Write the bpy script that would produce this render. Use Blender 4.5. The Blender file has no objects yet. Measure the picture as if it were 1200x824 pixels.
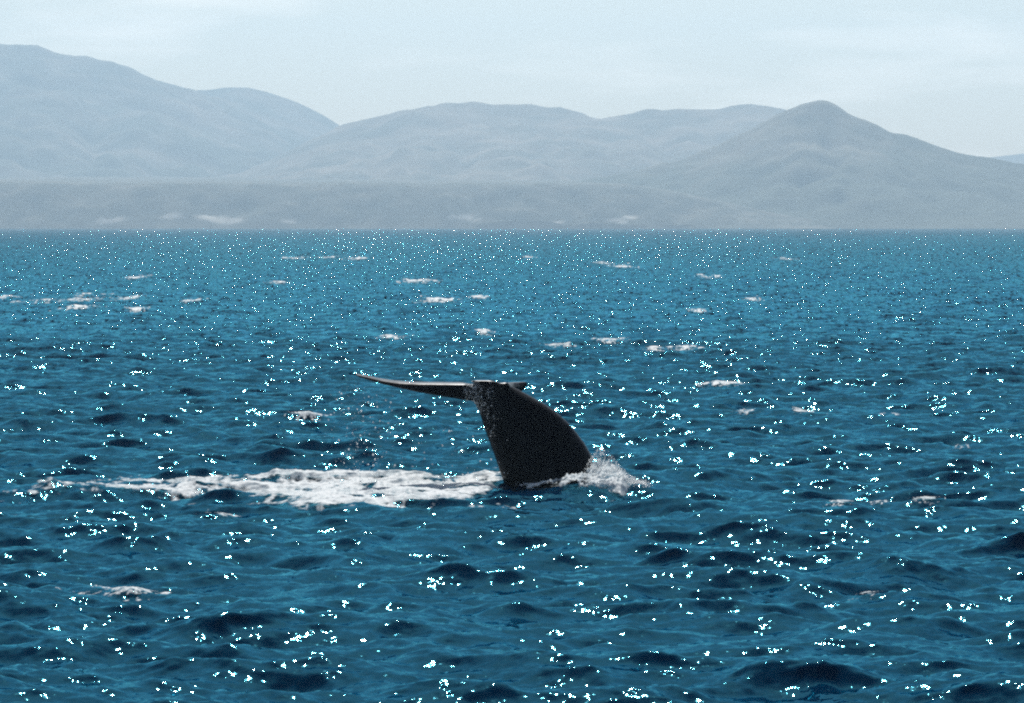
import bpy, math, random
import numpy as np

# ------------------------------------------------------------------ camera, sky, sun, exposure
SC = bpy.context.scene
COL = SC.collection
CAM_H = 6.78                      # deck of a whale watching boat, metres above mean water
SUN_EL, SUN_AZ = math.radians(45), math.radians(-1.2)     # azimuth measured from +Y towards +X

cam_d = bpy.data.cameras.new('camera'); cam = bpy.data.objects.new('camera', cam_d); COL.objects.link(cam)
cam_d.lens = 150; cam_d.sensor_width = 36; cam_d.clip_start = 0.5; cam_d.clip_end = 80000
cam.location = (0, 0, CAM_H)
cam.rotation_euler = (math.radians(90) - math.atan(148 / 5000), 0, 0)
SC.camera = cam

W = bpy.data.worlds.new('World'); SC.world = W; W.use_nodes = True
nt = W.node_tree; nt.nodes.clear()
out = nt.nodes.new('ShaderNodeOutputWorld'); bg = nt.nodes.new('ShaderNodeBackground')
sky = nt.nodes.new('ShaderNodeTexSky'); sky.sky_type = 'NISHITA'; sky.sun_disc = False
sky.sun_elevation = SUN_EL; sky.sun_rotation = SUN_AZ
sky.altitude = 0; sky.air_density = 1.0; sky.dust_density = 1.2; sky.ozone_density = 2.0
tc = nt.nodes.new('ShaderNodeTexCoord')
mp = nt.nodes.new('ShaderNodeMapping'); mp.inputs['Scale'].default_value = (9, 9, 52); mp.inputs['Location'].default_value = (9.9, 0.3, 0.1)
nz = nt.nodes.new('ShaderNodeTexNoise'); nz.inputs['Scale'].default_value = 1.0; nz.inputs['Detail'].default_value = 6; nz.inputs['Roughness'].default_value = 0.55
rp = nt.nodes.new('ShaderNodeValToRGB'); rp.color_ramp.elements[0].position = 0.54; rp.color_ramp.elements[1].position = 0.74
rp.color_ramp.elements[0].color = (0, 0, 0, 1); rp.color_ramp.elements[1].color = (0.7, 0.7, 0.7, 1)
mx = nt.nodes.new('ShaderNodeMix'); mx.data_type = 'RGBA'
mx.inputs['B'].default_value = (17.5, 15.6, 13.2, 1)
nt.links.new(tc.outputs['Generated'], mp.inputs['Vector']); nt.links.new(mp.outputs[0], nz.inputs['Vector'])
nt.links.new(nz.outputs['Fac'], rp.inputs[0]); nt.links.new(rp.outputs[0], mx.inputs['Factor'])
nt.links.new(sky.outputs[0], mx.inputs['A']); nt.links.new(mx.outputs['Result'], bg.inputs['Color'])
bg.inputs['Strength'].default_value = 0.077
nt.links.new(bg.outputs[0], out.inputs['Surface'])

sd = bpy.data.lights.new('sun', 'SUN'); sun = bpy.data.objects.new('sun', sd); COL.objects.link(sun)
sd.energy = 5.0; sd.angle = math.radians(0.5); sd.color = (1.0, 0.97, 0.93)
sun.rotation_euler = (math.pi / 2 - SUN_EL, 0, math.pi - SUN_AZ)     # rays travel from beyond the hills towards the camera
sun.location = (0, 60, 80)

SC.view_settings.view_transform = 'Standard'; SC.view_settings.look = 'None'
SC.view_settings.exposure = 0.15; SC.view_settings.gamma = 1.0; SC.view_settings.use_curve_mapping = False
cy = SC.cycles
cy.use_denoising = False; cy.use_adaptive_sampling = False
cy.max_bounces = 6; cy.diffuse_bounces = 4; cy.glossy_bounces = 3; cy.transmission_bounces = 3; cy.volume_bounces = 0
cy.sample_clamp_direct = 0; cy.sample_clamp_indirect = 0.6
cy.caustics_reflective = False; cy.caustics_refractive = False
cy.pixel_filter_type = 'BLACKMAN_HARRIS'; cy.filter_width = 2.15

# ------------------------------------------------------------------ helpers
def mesh_obj(name, verts, faces, mat, parent=None, smooth=True):
    """verts (n,3) array, faces (m,3|4) array -> one linked mesh object"""
    v = np.asarray(verts, dtype=np.float32); f = np.asarray(faces, dtype=np.int32)
    me = bpy.data.meshes.new(name)
    k = f.shape[1]
    me.vertices.add(len(v)); me.vertices.foreach_set('co', v.ravel())
    me.loops.add(f.size); me.loops.foreach_set('vertex_index', f.ravel())
    me.polygons.add(len(f)); me.polygons.foreach_set('loop_start', np.arange(0, f.size, k, dtype=np.int32))
    if smooth:
        me.polygons.foreach_set('use_smooth', np.ones(len(f), dtype=bool))
    me.update(calc_edges=True)
    me.materials.append(mat)
    o = bpy.data.objects.new(name, me); COL.objects.link(o)
    if parent: o.parent = parent
    return o

def grid_faces(nr, nc):
    i = np.arange(nr * nc).reshape(nr, nc)
    return np.stack([i[:-1, :-1], i[:-1, 1:], i[1:, 1:], i[1:, :-1]], -1).reshape(-1, 4)

def tag(o, label, cat=None, kind=None):
    o['label'] = label
    if cat: o['category'] = cat
    if kind: o['kind'] = kind
    return o

def vnoise(x, y, seed):
    """smooth 2-D value noise, 0..1"""
    xi = np.floor(x).astype(np.int64); yi = np.floor(y).astype(np.int64)
    fx = x - xi; fy = y - yi
    fx = fx * fx * fx * (fx * (fx * 6 - 15) + 10); fy = fy * fy * fy * (fy * (fy * 6 - 15) + 10)
    def hsh(a, b):
        n = (a * 374761393 + b * 668265263 + seed * 1274126177) & 0x7fffffff
        n = ((n ^ (n >> 13)) * 1274126177) & 0x7fffffff
        n = (n ^ (n >> 16)) & 0xffffff
        return n / float(0xffffff)
    a = hsh(xi, yi); b = hsh(xi + 1, yi); c = hsh(xi, yi + 1); d = hsh(xi + 1, yi + 1)
    return (a * (1 - fx) + b * fx) * (1 - fy) + (c * (1 - fx) + d * fx) * fy

def fbm(x, y, seed, octv=5, gain=0.5, ridged=False):
    s = 0; a = 1; t = 0
    for k in range(octv):
        n = vnoise(x * 2.03 ** k + 17.3 * k, y * 2.03 ** k - 9.1 * k, seed + k)
        if ridged: n = 1 - np.abs(2 * n - 1)
        s = s + a * n; t += a; a *= gain
    return s / t

def sstep(a, b, x):
    t = np.clip((x - a) / (b - a), 0, 1); return t * t * (3 - 2 * t)

class NT:
    """small node builder for a material"""
    def __init__(self, name):
        self.m = bpy.data.materials.new(name); self.m.use_nodes = True
        self.t = self.m.node_tree; self.t.nodes.clear()
        self.out = self.n('ShaderNodeOutputMaterial')
    def n(self, typ, **kw):
        nd = self.t.nodes.new(typ)
        for k, v in kw.items():
            if k in nd.inputs.keys() if hasattr(nd.inputs, 'keys') else False: nd.inputs[k].default_value = v
            else: setattr(nd, k, v)
        return nd
    def l(self, a, b): self.t.links.new(a, b)

# ------------------------------------------------------------------ the sea surface: three bands of a wind sea spectrum
WIND = math.radians(-98)          # the chop runs towards the boat
def band(L, N, lam0, lam1, rot, seed, gainA, spread=2.0, lam_peak=11.0):
    rng = np.random.default_rng(seed)
    k1 = np.fft.fftfreq(N, d=L / N) * 2 * np.pi
    kx, ky = np.meshgrid(k1, k1)
    k = np.hypot(kx, ky); k[0, 0] = 1
    kp = 2 * np.pi / lam_peak
    S = 0.5 * 0.0081 * gainA * k ** -3 * np.exp(-1.25 * (kp / k) ** 2)
    ph = np.arctan2(ky, kx) - (WIND - rot)
    # a broad spread; shorter waves are broader still
    Dd = (0.12 + np.abs(np.cos(ph)) ** spread) * np.where(np.cos(ph) > 0, 1.0, 0.35)
    Dd = Dd / 2.6
    w = (k > 2 * np.pi / lam1) & (k <= 2 * np.pi / lam0)
    P = np.where(w, S / k * Dd, 0) * (2 * np.pi / L) ** 2
    z = (rng.standard_normal((N, N)) + 1j * rng.standard_normal((N, N))) * np.sqrt(P)
    z[0, 0] = 0
    h = np.fft.ifft2(z).real * N * N
    dx = np.fft.ifft2(1j * kx / k * z).real * N * N
    dy = np.fft.ifft2(1j * ky / k * z).real * N * N
    return dict(L=L, N=N, c=math.cos(rot), s=math.sin(rot), f=[a.astype(np.float32) for a in (h, dx, dy)])

BANDS = [(band(211.0, 1024, 4.0, 60.0, 0.0, 5, 2.0), 1.1, 4.0),
         (band(61.3, 1024, 0.8, 4.0, 0.41, 12, 8.0, 2.2), 0.75, 0.8),
         (band(17.3, 1024, 0.12, 0.8, -0.63, 31, 4.4, 1.2), 0.7, 0.15)]

def sample(B, x, y):
    c, s, L, N = B['c'], B['s'], B['L'], B['N']
    u = (x * c + y * s) / L * N; v = (-x * s + y * c) / L * N
    u0 = np.floor(u); v0 = np.floor(v); fu = (u - u0).astype(np.float32); fv = (v - v0).astype(np.float32)
    i0 = u0.astype(np.int64) % N; j0 = v0.astype(np.int64) % N; i1 = (i0 + 1) % N; j1 = (j0 + 1) % N
    r = []
    for a in B['f']:
        r.append((a[j0, i0] * (1 - fu) + a[j0, i1] * fu) * (1 - fv) + (a[j1, i0] * (1 - fu) + a[j1, i1] * fu) * fv)
    h, dx, dy = r
    return h, dx * c - dy * s, dx * s + dy * c

def sea(x, y, step):
    """displaced point of the water surface over (x, y); step = local mesh spacing"""
    x = np.asarray(x, dtype=np.float64); y = np.asarray(y, dtype=np.float64)
    gust = 0.55 + 0.9 * fbm(x / 9.0, y / 14.0, 77, 3)
    X = x.copy(); Y = y.copy(); Z = np.zeros_like(x)
    for i, (B, chop, lam) in enumerate(BANDS):
        a = 1 - sstep(0.7, 2.6, step / lam)
        if i == 2: a = a * gust
        h, dx, dy = sample(B, x, y)
        Z += a * h; X += a * chop * dx; Y += a * chop * dy
    # the flattened slick and the bow wave the whale pushes up
    return X, Y, Z

rows = np.concatenate([np.linspace(6, 50, 60, endpoint=False),
                       np.exp(np.linspace(math.log(50), math.log(250), 1150, endpoint=False)),
                       np.exp(np.linspace(math.log(250), math.log(3000), 860, endpoint=False)),
                       np.exp(np.linspace(math.log(3000), math.log(8900), 90))])
cin = np.linspace(-0.142, 0.142, 560)
cout = np.exp(np.linspace(math.log(0.146), math.log(1.5), 34))
cols = np.concatenate([-cout[::-1], cin, cout])
RR, CC = np.meshgrid(rows, cols, indexing='ij')
step_r = np.gradient(rows)[:, None] * np.ones_like(CC)
step_c = np.gradient(cols)[None, :] * RR
SX, SY, SZ = sea(RR * CC, RR, np.maximum(step_r * 0.62, step_c))

# water material
M = NT('sea_water')
geo = M.n('ShaderNodeNewGeometry')
pos = geo.outputs['Position']
def slope_noise(scale, amp, det, stretch=(1, 1, 1), side=1.0):
    mpn = M.n('ShaderNodeMapping'); mpn.inputs['Scale'].default_value = stretch
    M.l(pos, mpn.inputs['Vector'])
    nn = M.n('ShaderNodeTexNoise'); nn.inputs['Scale'].default_value = scale; nn.inputs['Detail'].default_value = det
    nn.inputs['Roughness'].default_value = 0.6
    M.l(mpn.outputs[0], nn.inputs['Vector'])
    su = M.n('ShaderNodeVectorMath', operation='SUBTRACT'); su.inputs[1].default_value = (0.5, 0.5, 0.5)
    M.l(nn.outputs['Color'], su.inputs[0])
    ml = M.n('ShaderNodeVectorMath', operation='MULTIPLY'); ml.inputs[1].default_value = (amp * side, amp, 0)
    M.l(su.outputs[0], ml.inputs[0])
    return ml.outputs[0]
a1 = slope_noise(9.0, 0.36, 3, (0.8, 1.0, 1.0))
a2 = slope_noise(2.2, 1.0, 2, (0.8, 1.0, 1.0), 1.5)
# short waves that the mesh is too coarse to carry far out live in the normal there
sp = M.n('ShaderNodeSeparateXYZ'); M.l(pos, sp.inputs[0])
mr = M.n('ShaderNodeMapRange'); M.l(sp.outputs['Y'], mr.inputs['Value'])
for k_, v_ in (('From Min', 80), ('From Max', 380), ('To Min', 0.22), ('To Max', 0.75)): mr.inputs[k_].default_value = v_
sc_ = M.n('ShaderNodeVectorMath', operation='SCALE'); M.l(a2, sc_.inputs[0]); M.l(mr.outputs[0], sc_.inputs['Scale'])
ad = M.n('ShaderNodeVectorMath', operation='ADD'); M.l(a1, ad.inputs[0]); M.l(sc_.outputs[0], ad.inputs[1])
# steep little wavelet faces, sparse: the ones the sun catches far out
def wavelets(scale, stretch, thr, amp, fade):
    mpn = M.n('ShaderNodeMapping'); mpn.inputs['Scale'].default_value = stretch; M.l(pos, mpn.inputs['Vector'])
    nn = M.n('ShaderNodeTexNoise'); nn.inputs['Scale'].default_value = scale; nn.inputs['Detail'].default_value = 1.5
    M.l(mpn.outputs[0], nn.inputs['Vector'])
    st = M.n('ShaderNodeMapRange'); st.inputs['From Min'].default_value = thr; st.inputs['From Max'].default_value = thr + 0.16
    st.inputs['To Min'].default_value = 0; st.inputs['To Max'].default_value = amp; M.l(nn.outputs['Fac'], st.inputs['Value'])
    fd = M.n('ShaderNodeMapRange'); M.l(sp.outputs['Y'], fd.inputs['Value'])
    fd.inputs['From Min'].default_value, fd.inputs['From Max'].default_value = fade
    mu = M.n('ShaderNodeMath', operation='MULTIPLY'); M.l(st.outputs[0], mu.inputs[0]); M.l(fd.outputs[0], mu.inputs[1])
    ng = M.n('ShaderNodeMath', operation='MULTIPLY'); M.l(mu.outputs[0], ng.inputs[0]); ng.inputs[1].default_value = -1
    cb = M.n('ShaderNodeCombineXYZ'); M.l(ng.outputs[0], cb.inputs['Y'])
    a_ = M.n('ShaderNodeVectorMath', operation='ADD'); M.l(ad.outputs[0], a_.inputs[0]); M.l(cb.outputs[0], a_.inputs[1])
    return a_
ad = wavelets(3.4, (1, 0.3, 1), 0.565, 1.0, (130, 420))
ad = wavelets(1.1, (1, 0.25, 1), 0.55, 1.1, (450, 1200))
ad2 = M.n('ShaderNodeVectorMath', operation='ADD'); M.l(geo.outputs['Normal'], ad2.inputs[0]); M.l(ad.outputs[0], ad2.inputs[1])
nrm = M.n('ShaderNodeVectorMath', operation='NORMALIZE'); M.l(ad2.outputs[0], nrm.inputs[0])
fr = M.n('ShaderNodeFresnel'); fr.inputs['IOR'].default_value = 1.333; M.l(nrm.outputs[0], fr.inputs['Normal'])
gl = M.n('ShaderNodeBsdfGlossy'); gl.inputs['Color'].default_value = (0.10, 0.45, 0.59, 1); gl.inputs['Roughness'].default_value = 0.035; M.l(nrm.outputs[0], gl.inputs['Normal'])
df = M.n('ShaderNodeBsdfDiffuse'); df.inputs['Color'].default_value = (0.0, 0.015, 0.042, 1); M.l(nrm.outputs[0], df.inputs['Normal'])
mw = M.n('ShaderNodeMixShader'); M.l(fr.outputs[0], mw.inputs[0]); M.l(df.outputs[0], mw.inputs[1]); M.l(gl.outputs[0], mw.inputs[2])
M.l(mw.outputs[0], M.out.inputs['Surface'])
M_WATER = M.m

sea_o = mesh_obj('sea', np.stack([SX, SY, SZ], -1).reshape(-1, 3), grid_faces(len(rows), len(cols)), M_WATER)
tag(sea_o, 'choppy deep blue sea glittering with sun out to the coast', kind='structure')

# ------------------------------------------------------------------ land: each ridge is a height field of its own
def land_material(name, dark, dry, bare, scale, dry_amt):
    M = NT(name)
    geo = M.n('ShaderNodeNewGeometry')
    n1 = M.n('ShaderNodeTexNoise'); n1.inputs['Scale'].default_value = scale; n1.inputs['Detail'].default_value = 7; n1.inputs['Roughness'].default_value = 0.62
    M.l(geo.outputs['Position'], n1.inputs['Vector'])
    r1 = M.n('ShaderNodeValToRGB'); r1.color_ramp.elements[0].position = 0.5 - dry_amt; r1.color_ramp.elements[1].position = 0.85 - dry_amt
    r1.color_ramp.elements[0].color = (*dark, 1); r1.color_ramp.elements[1].color = (*dry, 1)
    ad_ = M.n('ShaderNodeAttribute', attribute_name='dry'); sm_ = M.n('ShaderNodeMath', operation='ADD')
    M.l(n1.outputs['Fac'], sm_.inputs[0]); M.l(ad_.outputs['Fac'], sm_.inputs[1]); M.l(sm_.outputs[0], r1.inputs[0])
    at = M.n('ShaderNodeAttribute', attribute_name='bare')
    mx = M.n('ShaderNodeMix', data_type='RGBA'); mx.inputs['B'].default_value = (*bare, 1)
    M.l(at.outputs['Fac'], mx.inputs['Factor']); M.l(r1.outputs[0], mx.inputs['A'])
    b = M.n('ShaderNodeBsdfPrincipled'); b.inputs['Roughness'].default_value = 0.95; b.inputs['Specular IOR Level'].default_value = 0.1
    M.l(mx.outputs['Result'], b.inputs['Base Color']); M.l(b.outputs[0], M.out.inputs['Surface'])
    return M.m

SCRUB, GRASS, SAND = (0.045, 0.055, 0.032), (0.24, 0.19, 0.14), (0.62, 0.56, 0.46)
M_HILL = land_material('dry_grass_hill', (0.07, 0.07, 0.045), GRASS, SAND, 0.006, 0.12)
M_HEAD = land_material('scrub_headland', SCRUB, (0.16, 0.14, 0.10), SAND, 0.009, -0.08)
M_BLUFF = land_material('dry_bluff', (0.06, 0.065, 0.045), (0.16, 0.14, 0.10), SAND, 0.02, 0.08)
M_FAR = land_material('far_mountain_scrub', SCRUB, GRASS, SAND, 0.004, 0.06)

def ridge(name, label, prof, D, y_front, y_back, mat, seed, gully=0.16, gscale=170.0, z_front=0.0, exp=1.15, dx=16.0, dy=20.0, bare_fn=None, extra=0.0, dry_fn=None):
    """prof: (x metres, height metres) along the crest, which stands at distance D"""
    px = np.array([p[0] for p in prof], float); pz = np.array([p[1] for p in prof], float)
    xs = np.arange(px[0], px[-1] + dx, dx); ys = np.arange(y_front, y_back, dy)
    YY, XX = np.meshgrid(ys, xs, indexing='ij')
    # smooth the crest line a little
    fine = np.interp(xs, px, pz); ker = np.hanning(7); ker /= ker.sum()
    fine = np.convolve(np.pad(fine, 3, mode='edge'), ker, 'valid')
    crest = np.interp(XX, xs, fine)
    wob = (fbm(XX / 700, YY * 0 + 3.3, seed + 50, 3) - 0.5) * 500 * np.clip(np.abs(YY - D) / (D - y_front + 1), 0, 1)
    t = np.clip((YY + wob - y_front) / (D - y_front), 0, 1)
    front = t ** exp; front = front * (1 - 0.25 * t * (1 - t))
    back = np.clip(1 - (YY - D) / (y_back - D), 0, 1) ** 1.3
    s = np.where(YY <= D, front, back)
    Z = z_front + (crest - z_front) * s
    g = fbm(XX / gscale, YY / (gscale * 1.9), seed, 5, 0.55, True)
    Z -= gully * (g - 0.35) * crest * np.sin(np.pi * np.clip(s, 0, 1)) ** 0.8 + 0
    Z += (fbm(XX / 45, YY / 45, seed + 9, 3) - 0.5) * (6 + extra) * np.clip(s * 3, 0, 1)
    Z = np.where(s <= 0.0, -3.0, Z)
    o = mesh_obj(name, np.stack([XX, YY, Z], -1).reshape(-1, 3), grid_faces(len(ys), len(xs)), mat)
    at = o.data.attributes.new('bare', 'FLOAT', 'POINT')
    b = bare_fn(XX, YY, Z) if bare_fn is not None else np.zeros_like(XX)
    at.data.foreach_set('value', b.astype(np.float32).ravel())
    if dry_fn is not None:
        o.data.attributes.new('dry', 'FLOAT', 'POINT').data.foreach_set('value', dry_fn(XX, YY, Z).astype(np.float32).ravel())
    tag(o, label, kind='structure')
    return o

def prof_at(D, pts):
    """crest heights in metres from bearings and elevation angles surveyed in 1/5000 rad"""
    return [((b - 600) / 5000 * D, CAM_H + (264 - e) / 5000 * D) for b, e in pts]

# far mountain on the left
D = 12600
ridge('mountain', 'highest hazy mountain falling away to the right behind the hills',
      prof_at(D, [(-260, 90), (-120, 70), (-40, 54), (20, 51), (45, 54), (62, 61), (80, 67), (100, 66), (135, 72), (150, 80), (175, 90), (205, 99), (232, 106), (262, 118), (300, 140), (360, 170), (430, 212), (480, 230)]),
      D, 9900, 14200, M_FAR, 4, gully=0.34, gscale=330, extra=10)
D = 13300
ridge('mountain', 'pale rounded far hill showing behind the shoulder of the highest mountain',
      prof_at(D, [(120, 170), (180, 125), (225, 107), (255, 104), (285, 102), (310, 107), (345, 118), (375, 133), (398, 147), (440, 175), (520, 222)]),
      D, 11000, 14600, M_FAR, 14, gully=0.16, gscale=420)
D = 14000
ridge('mountain', 'faint distant hill just beyond the low end of the headland',
      prof_at(D, [(1060, 225), (1120, 200), (1150, 186), (1180, 182), (1230, 178), (1300, 190), (1400, 220)]),
      D, 12800, 14900, M_FAR, 24, gully=0.12, gscale=420)
# middle hills
D = 11400
ridge('hills', 'rounded dry hills in the middle of the coast',
      prof_at(D, [(200, 226), (300, 196), (360, 166), (402, 146), (440, 138), (480, 128), (520, 121), (545, 119), (580, 122), (625, 123), (655, 126), (680, 133), (700, 140), (725, 136), (760, 129), (800, 128), (840, 127), (875, 122), (900, 123), (920, 129), (960, 140), (1050, 175), (1160, 215)]),
      D, 9500, 13000, M_HILL, 33, gully=0.34, gscale=240, extra=6, z_front=60, exp=1.0)

# coastal terrace: steep bluff, then a gently rising plain
def terrace():
    xs = np.arange(-1900, 760, 9.0)
    ys = np.concatenate([np.arange(8380, 8800, 6.0), np.arange(8800, 11400, 40.0)])
    YY, XX = np.meshgrid(ys, xs, indexing='ij')
    y0 = 8440 + (fbm(XX / 260, XX * 0 + 1.7, 61, 4) - 0.5) * 130
    top = 92 + (fbm(XX / 500, XX * 0 + 5.2, 64, 3) - 0.5) * 14 + np.clip((XX - 0) / 1000, 0, 1) * 14
    top = top * (1 - sstep(150, 700, XX) * 0.9)
    t = np.clip((YY - y0) / 150, 0, 1)
    g = fbm(XX / 60, YY / 200, 66, 4, 0.55, True)
    Z = top * (1 - (1 - t) ** 1.5) - 26 * (g - 0.4) * np.sin(np.pi * t) ** 0.7
    Z += np.clip(YY - y0 - 150, 0, None) * 0.016
    Z += (fbm(XX / 30, YY / 30, 69, 3) - 0.5) * 7 * np.clip(t * 4, 0, 1)
    Z = np.where(t <= 0, -3.0, Z)
    # pale sand scars low on the bluff
    b = np.zeros_like(XX)
    for (cx, cz, wx, wz) in [(-800, 16, 36, 7), (-778, 20, 20, 5), (-672, 24, 30, 6), (-570, 17, 60, 8), (-600, 22, 40, 6), (-440, 15, 24, 6), (-95, 22, 40, 6), (-70, 17, 26, 5), (90, 12, 22, 5), (212, 16, 26, 7), (235, 22, 20, 6)]:
        b = np.maximum(b, np.exp(-((XX - cx) / wx) ** 2 - ((Z - cz) / wz) ** 2))
    b = sstep(0.42, 0.8, b * 0.8 + 0.75 * (fbm(XX / 22, YY / 12, 71, 4) - 0.35))
    o = mesh_obj('coastal_terrace', np.stack([XX, YY, Z], -1).reshape(-1, 3), grid_faces(len(ys), len(xs)), M_BLUFF)
    at = o.data.attributes.new('bare', 'FLOAT', 'POINT'); at.data.foreach_set('value', b.astype(np.float32).ravel())
    tag(o, 'low coastal bluff with pale sand scars below a flat terrace', kind='structure')
terrace()

D = 9150
ridge('headland', 'dark scrub covered headland with a knobbed peak sloping to the sea',
      prof_at(D, [(560, 240), (640, 222), (700, 208), (760, 197), (810, 184), (850, 165), (885, 148), (918, 130), (932, 126), (945, 121), (957, 118.5), (970, 119), (980, 124), (1000, 136), (1040, 152), (1065, 161), (1100, 172), (1135, 181), (1170, 187), (1205, 193), (1300, 205), (1500, 230)]),
      D, 8430, 10900, M_HEAD, 41, gully=0.42, gscale=190, extra=5, exp=0.85, dry_fn=lambda X_, Y_, Z_: 0.42 * sstep(70, 190, Z_) * sstep(1000, 560, X_), dx=10, dy=12)

# ------------------------------------------------------------------ the whale's tail
M = NT('wet_whale_skin')
geo = M.n('ShaderNodeTexCoord')
n1 = M.n('ShaderNodeTexNoise'); n1.inputs['Scale'].default_value = 3.0; n1.inputs['Detail'].default_value = 6
M.l(geo.outputs['Object'], n1.inputs['Vector'])
r1 = M.n('ShaderNodeValToRGB'); r1.color_ramp.elements[0].position = 0.35; r1.color_ramp.elements[1].position = 0.75
r1.color_ramp.elements[0].color = (0.001, 0.0015, 0.003, 1); r1.color_ramp.elements[1].color = (0.003, 0.004, 0.007, 1)
M.l(n1.outputs['Fac'], r1.inputs[0])
n2 = M.n('ShaderNodeTexNoise'); n2.inputs['Scale'].default_value = 38.0; n2.inputs['Detail'].default_value = 3
M.l(geo.outputs['Object'], n2.inputs['Vector'])
bp = M.n('ShaderNodeBump'); bp.inputs['Strength'].default_value = 0.12; bp.inputs['Distance'].default_value = 0.01
M.l(n2.outputs['Fac'], bp.inputs['Height'])
b = M.n('ShaderNodeBsdfPrincipled'); b.inputs['Roughness'].default_value = 0.34; b.inputs['IOR'].default_value = 1.36; b.inputs['Specular IOR Level'].default_value = 0.13; b.inputs['Specular Tint'].default_value = (0.7, 0.88, 1, 1)
M.l(r1.outputs[0], b.inputs['Base Color']); M.l(bp.outputs[0], b.inputs['Normal']); M.l(b.outputs[0], M.out.inputs['Surface'])
M_SKIN = M.m

WX, WY = 0.89, 111.4
PXM = 0.0223
def lx(u): return (u - 640) * PXM
def lz(v): return (568 - v) * PXM
SKIN = []                                  # closed shells (rings, points) merged by the remesher below
def shell(rings):
    n = len(rings[0]); V = np.concatenate([np.asarray(r, float) for r in rings]); F = []
    for a in range(len(rings) - 1):
        for i in range(n):
            j = (i + 1) % n
            F.append((a * n + i, a * n + j, (a + 1) * n + j)); F.append((a * n + i, (a + 1) * n + j, (a + 1) * n + i))
    c0 = len(V); V = np.concatenate([V, [np.mean(rings[0], 0)], [np.mean(rings[-1], 0)]])
    for i in range(n):
        j = (i + 1) % n
        F.append((c0, j, i)); F.append((c0 + 1, (len(rings) - 1) * n + i, (len(rings) - 1) * n + j))
    SKIN.append((V, F))

# tail stock: (height line v, left edge, right edge, half thickness in metres)
ST = [(690, 640, 830, 1.15), (650, 620, 772, 1.10), (610, 604, 722, 1.00), (585, 596, 706, 0.92), (566, 590.5, 697, 0.84), (550, 585, 697, 0.78), (535, 580, 694, 0.72),
      (520, 574.5, 685.5, 0.66), (508, 570, 676.5, 0.61), (498, 566.5, 668.5, 0.56), (488, 563.5, 658, 0.51), (480, 560.5, 648, 0.47), (472, 556.5, 636, 0.42), (465, 550, 623.5, 0.38),
      (459, 545, 612.5, 0.33), (454, 546, 603, 0.30), (451.5, 550, 598, 0.28), (450.8, 556, 592, 0.26)]
rings = []
for v, l, r, th in ST:
    c = (lx(l) + lx(r)) / 2; a = (lx(r) - lx(l)) / 2; ring = []
    for i in range(40):
        q = 2 * math.pi * i / 40
        cx_, sx_ = math.cos(q), math.sin(q)
        # keeled section: sharp on the back and belly, flat on the sides
        ring.append((c + a * math.copysign(abs(cx_) ** 0.9, cx_), th * math.copysign(abs(sx_) ** 1.15, sx_), lz(v)))
    rings.append(ring)
shell(rings)

def blade(sections, droop=0.038, notch=0.0):
    """sections: leading bottom/top and trailing edges; (x, y_lead, y_trail, z_top, z_bottom, twist)"""
    rs = []
    for x0, x1, yl, yt, zt, zb, lift in sections:
        ring = []
        for i in range(24):
            q = 2 * math.pi * i / 24
            s = (1 - math.cos(q)) / 2                     # 0 leading .. 1 trailing
            env = math.sqrt(max(0, s)) * (1 - s) * 2.2 if s < 1 else 0
            env = min(1.0, (min(1, s / 0.10)) ** 0.5) * (1 - s) ** 0.8
            top = zt + lift * s
            th = (zt - zb) * 1.4
            z = top - th * 0.02 if math.sin(q) >= 0 else top - th * env - 0.018
            if math.sin(q) >= 0: z = top - (th * 0.35) * (1 - min(1, s / 0.12)) ** 2
            yy = yl + (yt - yl) * s; xq = x0 + (x1 - x0) * s
            if notch: z -= notch * math.exp(-((xq - lx(588)) / 0.17) ** 2) * (1.0 if yy < 1.7 else 0.3)
            ring.append((x0 + (x1 - x0) * s, yy, z - droop * yy))          # the flukes droop a little away from the boat
        rs.append(ring)
    shell(rs)

# fluke reaching left, seen edge on
LF = [(566, 451.5, 467, -0.20, 0.30, 0.0), (556, 450.5, 466, -0.34, 0.60, 0.03), (546, 449.5, 465, -0.42, 0.70, 0.05), (520, 449.3, 461.5, -0.55, 0.62, 0.05), (492, 449.0, 457.5, -0.66, 0.48, 0.05), (468, 447.8, 453.0, -0.74, 0.32, 0.06),
      (448, 445.2, 448.6, -0.80, 0.14, 0.07), (432, 441.6, 444.0, -0.84, -0.16, 0.08), (422, 439.3, 441.0, -0.86, -0.45, 0.04)]
blade([(lx(u), lx(u) - 0.12, a, b2, lz(vt) - 0.01, lz(vb), li) for u, vt, vb, a, b2, li in LF])
# fluke reaching away from the boat
RF = [(556, 595, -0.34, 447.0, 459, 0.0), (554, 598, -0.26, 446.0, 460, 0.0), (553, 599, 0.02, 446.2, 460, 0.0), (555, 599, 0.45, 446.0, 459, 0.0), (560, 601, 1.0, 445.6, 458, 0.0), (572, 604, 1.6, 445.0, 457.0, 0.0), (586, 610, 1.95, 444.4, 455.5, 0.0), (600, 615.5, 2.15, 443.8, 451.5, 0.0), (611, 619, 2.28, 443.2, 447, 0)]
blade([(lx(r), lx(l), y, y + 0.05, lz(vt), lz(vb), li) for l, r, y, vt, vb, li in RF], 0.076, 0.07)

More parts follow.
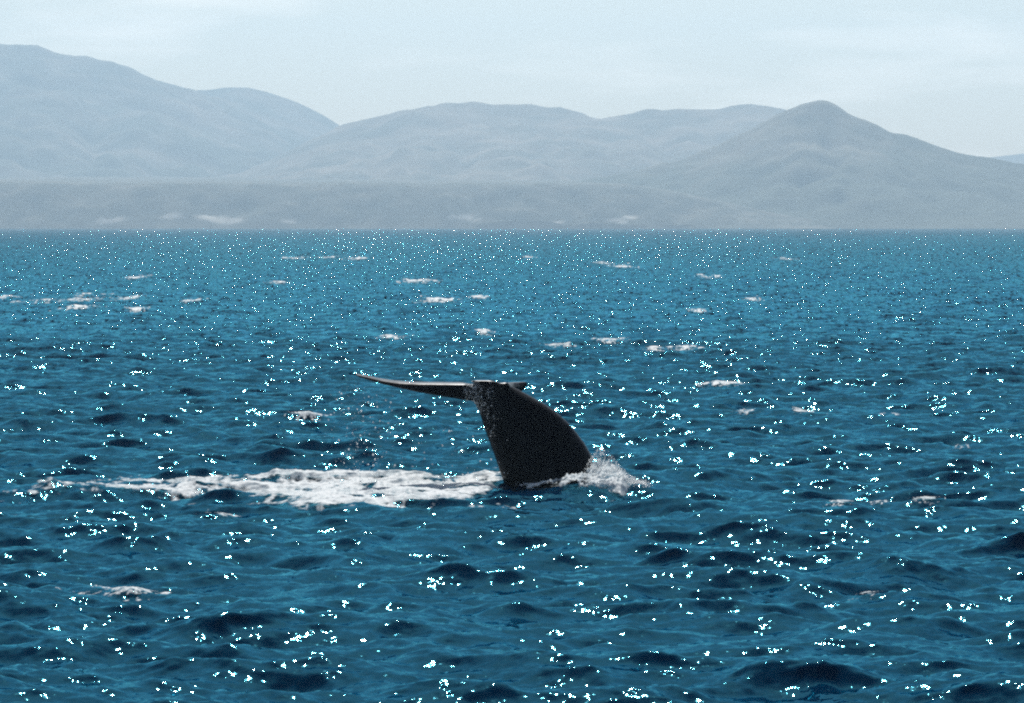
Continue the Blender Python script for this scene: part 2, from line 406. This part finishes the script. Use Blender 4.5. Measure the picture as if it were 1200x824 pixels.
V = []; F = []; off = 0
for v_, f_ in SKIN:
    V.append(v_); F += [tuple(i + off for i in t) for t in f_]; off += len(v_)
tmp = mesh_obj('whale_tail', np.concatenate(V), np.array(F), M_SKIN)
rm = tmp.modifiers.new('remesh', 'REMESH'); rm.mode = 'VOXEL'; rm.voxel_size = 0.022; rm.use_smooth_shade = True
sm = tmp.modifiers.new('smooth', 'SMOOTH'); sm.factor = 0.5; sm.iterations = 4
dg = bpy.context.evaluated_depsgraph_get(); dg.update()
me = bpy.data.meshes.new_from_object(tmp.evaluated_get(dg))
bpy.data.objects.remove(tmp)
me.name = 'whale_tail'
if not me.materials: me.materials.append(M_SKIN)
whale = bpy.data.objects.new('whale_tail', me); COL.objects.link(whale)
whale.location = (WX, WY, 0)
tag(whale, 'black whale tail stock with flukes raised out of the water as it dives', 'whale')

# ------------------------------------------------------------------ foam and spray
M = NT('white_foam')
geo = M.n('ShaderNodeNewGeometry')
n1 = M.n('ShaderNodeTexNoise'); n1.inputs['Scale'].default_value = 9.0; n1.inputs['Detail'].default_value = 6; n1.inputs['Roughness'].default_value = 0.65
M.l(geo.outputs['Position'], n1.inputs['Vector'])
r1 = M.n('ShaderNodeValToRGB'); r1.color_ramp.elements[0].position = 0.34; r1.color_ramp.elements[1].position = 0.60
r1.color_ramp.elements[0].color = (0.55, 0.68, 0.72, 1); r1.color_ramp.elements[1].color = (0.90, 0.95, 0.95, 1)
M.l(n1.outputs['Fac'], r1.inputs[0])
bp = M.n('ShaderNodeBump'); bp.inputs['Strength'].default_value = 0.35; bp.inputs['Distance'].default_value = 0.03; M.l(n1.outputs['Fac'], bp.inputs['Height'])
df = M.n('ShaderNodeBsdfPrincipled'); df.inputs['Roughness'].default_value = 0.6
tr = M.n('ShaderNodeBsdfTranslucent'); ms = M.n('ShaderNodeMixShader'); ms.inputs[0].default_value = 0.45
M.l(r1.outputs[0], df.inputs['Base Color']); M.l(r1.outputs[0], tr.inputs['Color']); M.l(bp.outputs[0], df.inputs['Normal'])
M.l(df.outputs[0], ms.inputs[1]); M.l(tr.outputs[0], ms.inputs[2])
# the froth thins out into separate bubbles where the sheet is sparse
at = M.n('ShaderNodeAttribute', attribute_name='froth')
mpn = M.n('ShaderNodeMapping'); mpn.inputs['Scale'].default_value = (1.0, 0.9, 1.0); M.l(geo.outputs['Position'], mpn.inputs['Vector'])
n3 = M.n('ShaderNodeTexNoise'); n3.inputs['Scale'].default_value = 2.6; n3.inputs['Detail'].default_value = 5; n3.inputs['Roughness'].default_value = 0.7; M.l(mpn.outputs[0], n3.inputs['Vector'])
sm_ = M.n('ShaderNodeMath', operation='ADD'); M.l(at.outputs['Fac'], sm_.inputs[0]); M.l(n3.outputs['Fac'], sm_.inputs[1])
al = M.n('ShaderNodeMapRange'); M.l(sm_.outputs[0], al.inputs['Value'])
for k_, v_ in (('From Min', 0.60), ('From Max', 0.78), ('To Min', 0.0), ('To Max', 1.0)): al.inputs[k_].default_value = v_
tp = M.n('ShaderNodeBsdfTransparent'); mt = M.n('ShaderNodeMixShader')
M.l(al.outputs[0], mt.inputs[0]); M.l(tp.outputs[0], mt.inputs[1]); M.l(ms.outputs[0], mt.inputs[2]); M.l(mt.outputs[0], M.out.inputs['Surface'])
M_FOAM = M.m

def foam_sheet(x0, x1, y0, y1, nx, ny, mask_fn, lump, seed, fs, crest=0.0, asp=1.8, heap=None):
    """patch of foam lying on the water; returns verts, faces"""
    xs = np.linspace(x0, x1, nx); ys = np.linspace(y0, y1, ny)
    YY, XX = np.meshgrid(ys, xs, indexing='ij')
    stp = max(0.0022 * (y0 + y1) / 2 * 0.62, 0.0)
    X, Y, Z = sea(XX, YY, np.full_like(XX, stp))
    m = mask_fn(XX, YY)
    n = fbm(XX / fs, YY / (fs * asp), seed, 5, 0.62)
    n2 = fbm(XX / (fs * 0.45), YY / (fs * 0.8), seed + 5, 4, 0.6, True)
    k = m * 0.95 + (n - 0.5) * 1.7 + (n2 - 0.6) * 0.9 - 0.42 + crest * Z
    Z = Z + 0.015 + 0.0003 * YY + lump * np.clip(m, 0, 1) ** 2 * (0.25 + n) * np.clip(k * 3 + 0.4, 0, 1)
    Z = Z + lump * 1.0 * np.clip(k * 2, 0, 1) * np.clip(m, 0, 1) ** 2 * fbm(XX / 0.30, YY / 0.55, seed + 31, 4, 0.6, True) + (heap(XX, YY) * (0.35 + n) if heap else 0)
    V = np.stack([X, Y, Z], -1).reshape(-1, 3); F = grid_faces(ny, nx)
    kk = k.ravel()[F].mean(1)
    F = F[kk > 0.0]
    u, inv = np.unique(F, return_inverse=True)
    return V[u], inv.reshape(-1, 4), np.clip(k.ravel()[u] * 0.55, 0, 0.34)

def foam_obj(name, v, f, k):
    o = mesh_obj(name, v, f, M_FOAM)
    at = o.data.attributes.new('froth', 'FLOAT', 'POINT'); at.data.foreach_set('value', k.astype(np.float32))
    return o

def gr(u, v):      # bearing and depression of a point on the water, surveyed in 1/5000 rad, to metres
    Dm = CAM_H * 5000 / (v - 264); return (u - 600) / 5000 * Dm, Dm

def poly_mask(pts, soft):
    """soft mask of a strip given as (x, y_near, y_far) stations"""
    p = np.array(pts)
    def fn(XX, YY):
        n = np.interp(XX, p[:, 0], p[:, 1]); f = np.interp(XX, p[:, 0], p[:, 2])
        dens = np.interp(XX, p[:, 0], p[:, 3])
        inside = np.minimum(YY - n, f - YY)
        e = np.minimum(XX - p[0, 0], p[-1, 0] - XX)
        return dens * sstep(-soft, soft, inside) * sstep(0, soft * 0.5, e)
    return fn

# the churned trail behind the tail: x, nearest y, farthest y, density
TR = [(-14.0, 103.5, 107.0, 0.18), (-11.5, 104.5, 110.5, 0.45), (-9.8, 105.5, 114.8, 0.72), (-8.5, 105.8, 114.8, 0.80), (-7.6, 106.0, 113.4, 0.82), (-6.6, 105.3, 113.2, 0.92), (-5.6, 102.6, 114.6, 1.0), (-4.6, 101.2, 115.2, 1.05),
      (-3.2, 101.4, 115.0, 1.0), (-2.0, 102.2, 113.2, 1.0), (-1.2, 104.2, 113.0, 0.92), (-0.5, 107.4, 112.8, 0.85), (0.2, 110.2, 112.6, 0.8)]
v_, f_, k_ = foam_sheet(-14, 0.2, 100, 117, 420, 330, poly_mask(TR, 1.6), 0.06, 8, 0.9)
tag(foam_obj('foam', v_, f_, k_), 'broad white churned foam trail beside the whale tail', 'foam', 'stuff')
# collar round the base of the tail and the splash where the back cuts the water
CO = [(-0.1, 110.0, 111.6, 0.5), (0.6, 109.0, 111.0, 0.8), (1.2, 108.6, 111.2, 0.95), (1.8, 108.2, 112.2, 1.1), (2.4, 107.9, 112.8, 1.1), (2.8, 107.8, 112.6, 0.95), (3.2, 108.6, 111.6, 0.6)]
v_, f_, k_ = foam_sheet(-0.1, 3.2, 107, 113.5, 190, 190, poly_mask(CO, 0.4), 0.16, 21, 0.6, heap=lambda X_, Y_: 0.30 * np.exp(-((X_ - 2.22) / 0.30) ** 2 - ((Y_ - 110.8) / 1.0) ** 2) + 0.20 * np.exp(-((X_ - 2.65) / 0.32) ** 2 - ((Y_ - 110.4) / 1.0) ** 2))
tag(foam_obj('foam', v_, f_, k_), 'white foam collar splashing up where the whale back enters the water', 'foam', 'stuff')

# whitecaps, some foam standing in for glint clusters: bearing, depression, width, height
WC = [(85, 353, 80, 8), (5, 351, 30, 5), (148, 352, 26, 6), (100, 362, 40, 5), (158, 367, 22, 5), (350, 304, 30, 3), (385, 303, 22, 3), (418, 305, 26, 3), (492, 331, 40, 4), (515, 354, 44, 6), (563, 350, 28, 4), (727, 314, 26, 4),
      (704, 310, 18, 3), (832, 327, 26, 3), (920, 305, 24, 3), (805, 415, 48, 7), (770, 416, 26, 5), (715, 404, 34, 4), (655, 407, 34, 4), (365, 493, 44, 5), (942, 486, 30, 5), (1043, 486, 34, 5), (1117, 523, 26, 4),
      (985, 595, 34, 4), (1030, 595, 28, 4), (1085, 596, 40, 4), (150, 707, 120, 11), (460, 401, 36, 3), (865, 485, 24, 4), (845, 459, 46, 4), (160, 328, 16, 3), (225, 355, 22, 3), (570, 393, 20, 4), (1015, 707, 50, 5), (260, 608, 60, 5),
      (880, 352, 24, 3), (815, 366, 20, 3), (325, 334, 22, 3), (620, 303, 12, 2)]
VV = []; FF = []; KK = []; off = 0
for i, (u, v, w, h) in enumerate(WC):
    cx, cyy = gr(u, v); wx = w / 5000 * cyy * 0.5
    dy = min(h * cyy * cyy / (CAM_H * 5000) * 0.5, 26.0); dy = max(dy, wx * 0.25)
    # settle on the highest crest close by
    q = max(1.5, min(dy * 1.2, 6.0)); ty = np.linspace(cyy - q, cyy + q, 41); hz = np.zeros(41)
    for ox in (-0.4, 0, 0.4): hz += sea(np.full(41, cx + ox * wx), ty, np.full(41, 0.5))[2]
    cyy = float(ty[np.argmax(hz)])
    def mk(XX, YY, cx=cx, cyy=cyy, wx=wx, dy=dy):
        r = np.hypot((XX - cx) / wx, (YY - cyy - 0.15 * (XX - cx)) / dy)
        return (0.50 if cyy > 150 else 0.56) * np.clip(1.35 - r, 0, 1.1)
    n_x = 70; n_y = 50
    v_, f_, k_ = foam_sheet(cx - wx * 1.35, cx + wx * 1.35, cyy - dy * 1.4, cyy + dy * 1.4, n_x, n_y, mk, 0.02, 100 + i, (0.16 if cyy > 150 else 0.09) * wx + 0.07, 1.6, max(1.0, 0.7 * dy / wx))
    if len(v_) == 0: continue
    KK.append(k_); VV.append(v_); FF.append(f_ + off); off += len(v_)
tag(foam_obj('whitecap_glint_foam', np.concatenate(VV), np.concatenate(FF), np.concatenate(KK)), 'scattered small whitecaps and white foam standing in for sun glints on the open sea', 'foam', 'stuff')

# droplets
OCT_V = np.array([(1, 0, 0), (-1, 0, 0), (0, 1, 0), (0, -1, 0), (0, 0, 1), (0, 0, -1)], float)
OCT_F = np.array([(0, 2, 4), (2, 1, 4), (1, 3, 4), (3, 0, 4), (2, 0, 5), (1, 2, 5), (3, 1, 5), (0, 3, 5)])
def drops(P, R):
    P = np.asarray(P); R = np.asarray(R)[:, None, None]
    V = (P[:, None, :] + OCT_V[None] * R).reshape(-1, 3)
    F = (OCT_F[None] + 6 * np.arange(len(P))[:, None, None]).reshape(-1, 3)
    return V, F
M = NT('spray_drop')
df = M.n('ShaderNodeBsdfPrincipled'); df.inputs['Base Color'].default_value = (0.95, 0.97, 0.97, 1); df.inputs['Roughness'].default_value = 0.25
tr = M.n('ShaderNodeBsdfTranslucent'); tr.inputs['Color'].default_value = (0.97, 0.99, 0.99, 1)
ms = M.n('ShaderNodeMixShader'); ms.inputs[0].default_value = 0.55
M.l(df.outputs[0], ms.inputs[1]); M.l(tr.outputs[0], ms.inputs[2]); M.l(ms.outputs[0], M.out.inputs['Surface'])
M_DROP = M.m
rng = np.random.default_rng(3)
P = []; R = []
# splash sheet thrown up along the back
for k in range(4200):
    a = rng.random(); x = 1.9 + 1.55 * a + rng.normal(0, 0.10)
    hmax = 0.85 * math.exp(-((x - 2.25) / 0.42) ** 2) + 0.30 * math.exp(-((x - 2.75) / 0.45) ** 2)
    z = 0.12 + hmax * rng.random() ** 1.7
    P.append((x, 109.9 + rng.normal(0, 0.7), z)); R.append(0.004 + 0.016 * rng.random() ** 4)
v_, f_ = drops(P, R)
tag(mesh_obj('spray', v_, f_, M_DROP, smooth=True), 'spray of white droplets thrown up beside the whale back', 'spray', 'stuff')
P = []; R = []
for k in range(420):
    x = -4.0 + rng.normal(0, 0.42) + 0.2 * rng.random(); z = 2.5 * rng.random() ** 1.25 + 0.15
    if rng.random() < 0.45: x = -4.3 + 4.2 * rng.random(); z = 0.2 + 1.4 * rng.random() ** 1.6
    P.append((x, 109.5 + rng.normal(0, 0.9), z)); R.append(0.006 + 0.026 * rng.random() ** 4)
v_, f_ = drops(P, R)
tag(mesh_obj('spray', v_, f_, M_DROP, smooth=True), 'thin curtain of falling drops over the foam trail', 'spray', 'stuff')
# white water beads on the tail stock, standing in for its wet glints
me.calc_loop_triangles()
co = np.zeros(len(me.vertices) * 3, np.float32); me.vertices.foreach_get('co', co); co = co.reshape(-1, 3)
no = np.zeros(len(me.vertices) * 3, np.float32); me.vertices.foreach_get('normal', no); no = no.reshape(-1, 3)
sel = np.where((co[:, 0] > lx(542)) & (co[:, 0] < lx(606)) & (co[:, 2] > lz(512)) & (co[:, 2] < lz(447)) & (no[:, 1] < -0.1))[0]
wgt = np.exp(-((co[sel, 0] - (lx(561) + 0.35 * (co[sel, 2] - lz(480)) * -0.2)) / 0.34) ** 2) * (0.15 + sstep(lz(512), lz(462), co[sel, 2]))
wgt *= (fbm(co[sel, 0] * 5, co[sel, 2] * 3, 5, 3) > 0.45) + 0.1
idx = rng.choice(sel, 620, replace=False, p=wgt / wgt.sum())
v_, f_ = drops(co[idx] + no[idx] * 0.004, 0.006 + 0.020 * rng.random(len(idx)) ** 4)
o = mesh_obj('wet_glint_beads', v_, f_, M_DROP, parent=whale); o['kind'] = 'stuff'

# ------------------------------------------------------------------ haze over the whole bay
M = NT('sea_haze')
pv = M.n('ShaderNodeVolumePrincipled')
pv.inputs['Color'].default_value = (0.55, 0.77, 0.95, 1); pv.inputs['Density'].default_value = 8.0e-5; pv.inputs['Anisotropy'].default_value = 0.5
M.l(pv.outputs[0], M.out.inputs['Volume'])
hx, hy0, hy1, hz0, hz1 = 16000, -300, 15200, -6, 720
v_ = [(sx * hx, yy, zz) for zz in (hz0, hz1) for yy in (hy0, hy1) for sx in (-1, 1)]
f_ = [(0, 2, 3, 1), (4, 5, 7, 6), (0, 1, 5, 4), (2, 6, 7, 3), (0, 4, 6, 2), (1, 3, 7, 5)]
tag(mesh_obj('haze', v_, f_, M.m, smooth=False), 'pale sea haze filling the bay', 'haze', 'stuff')
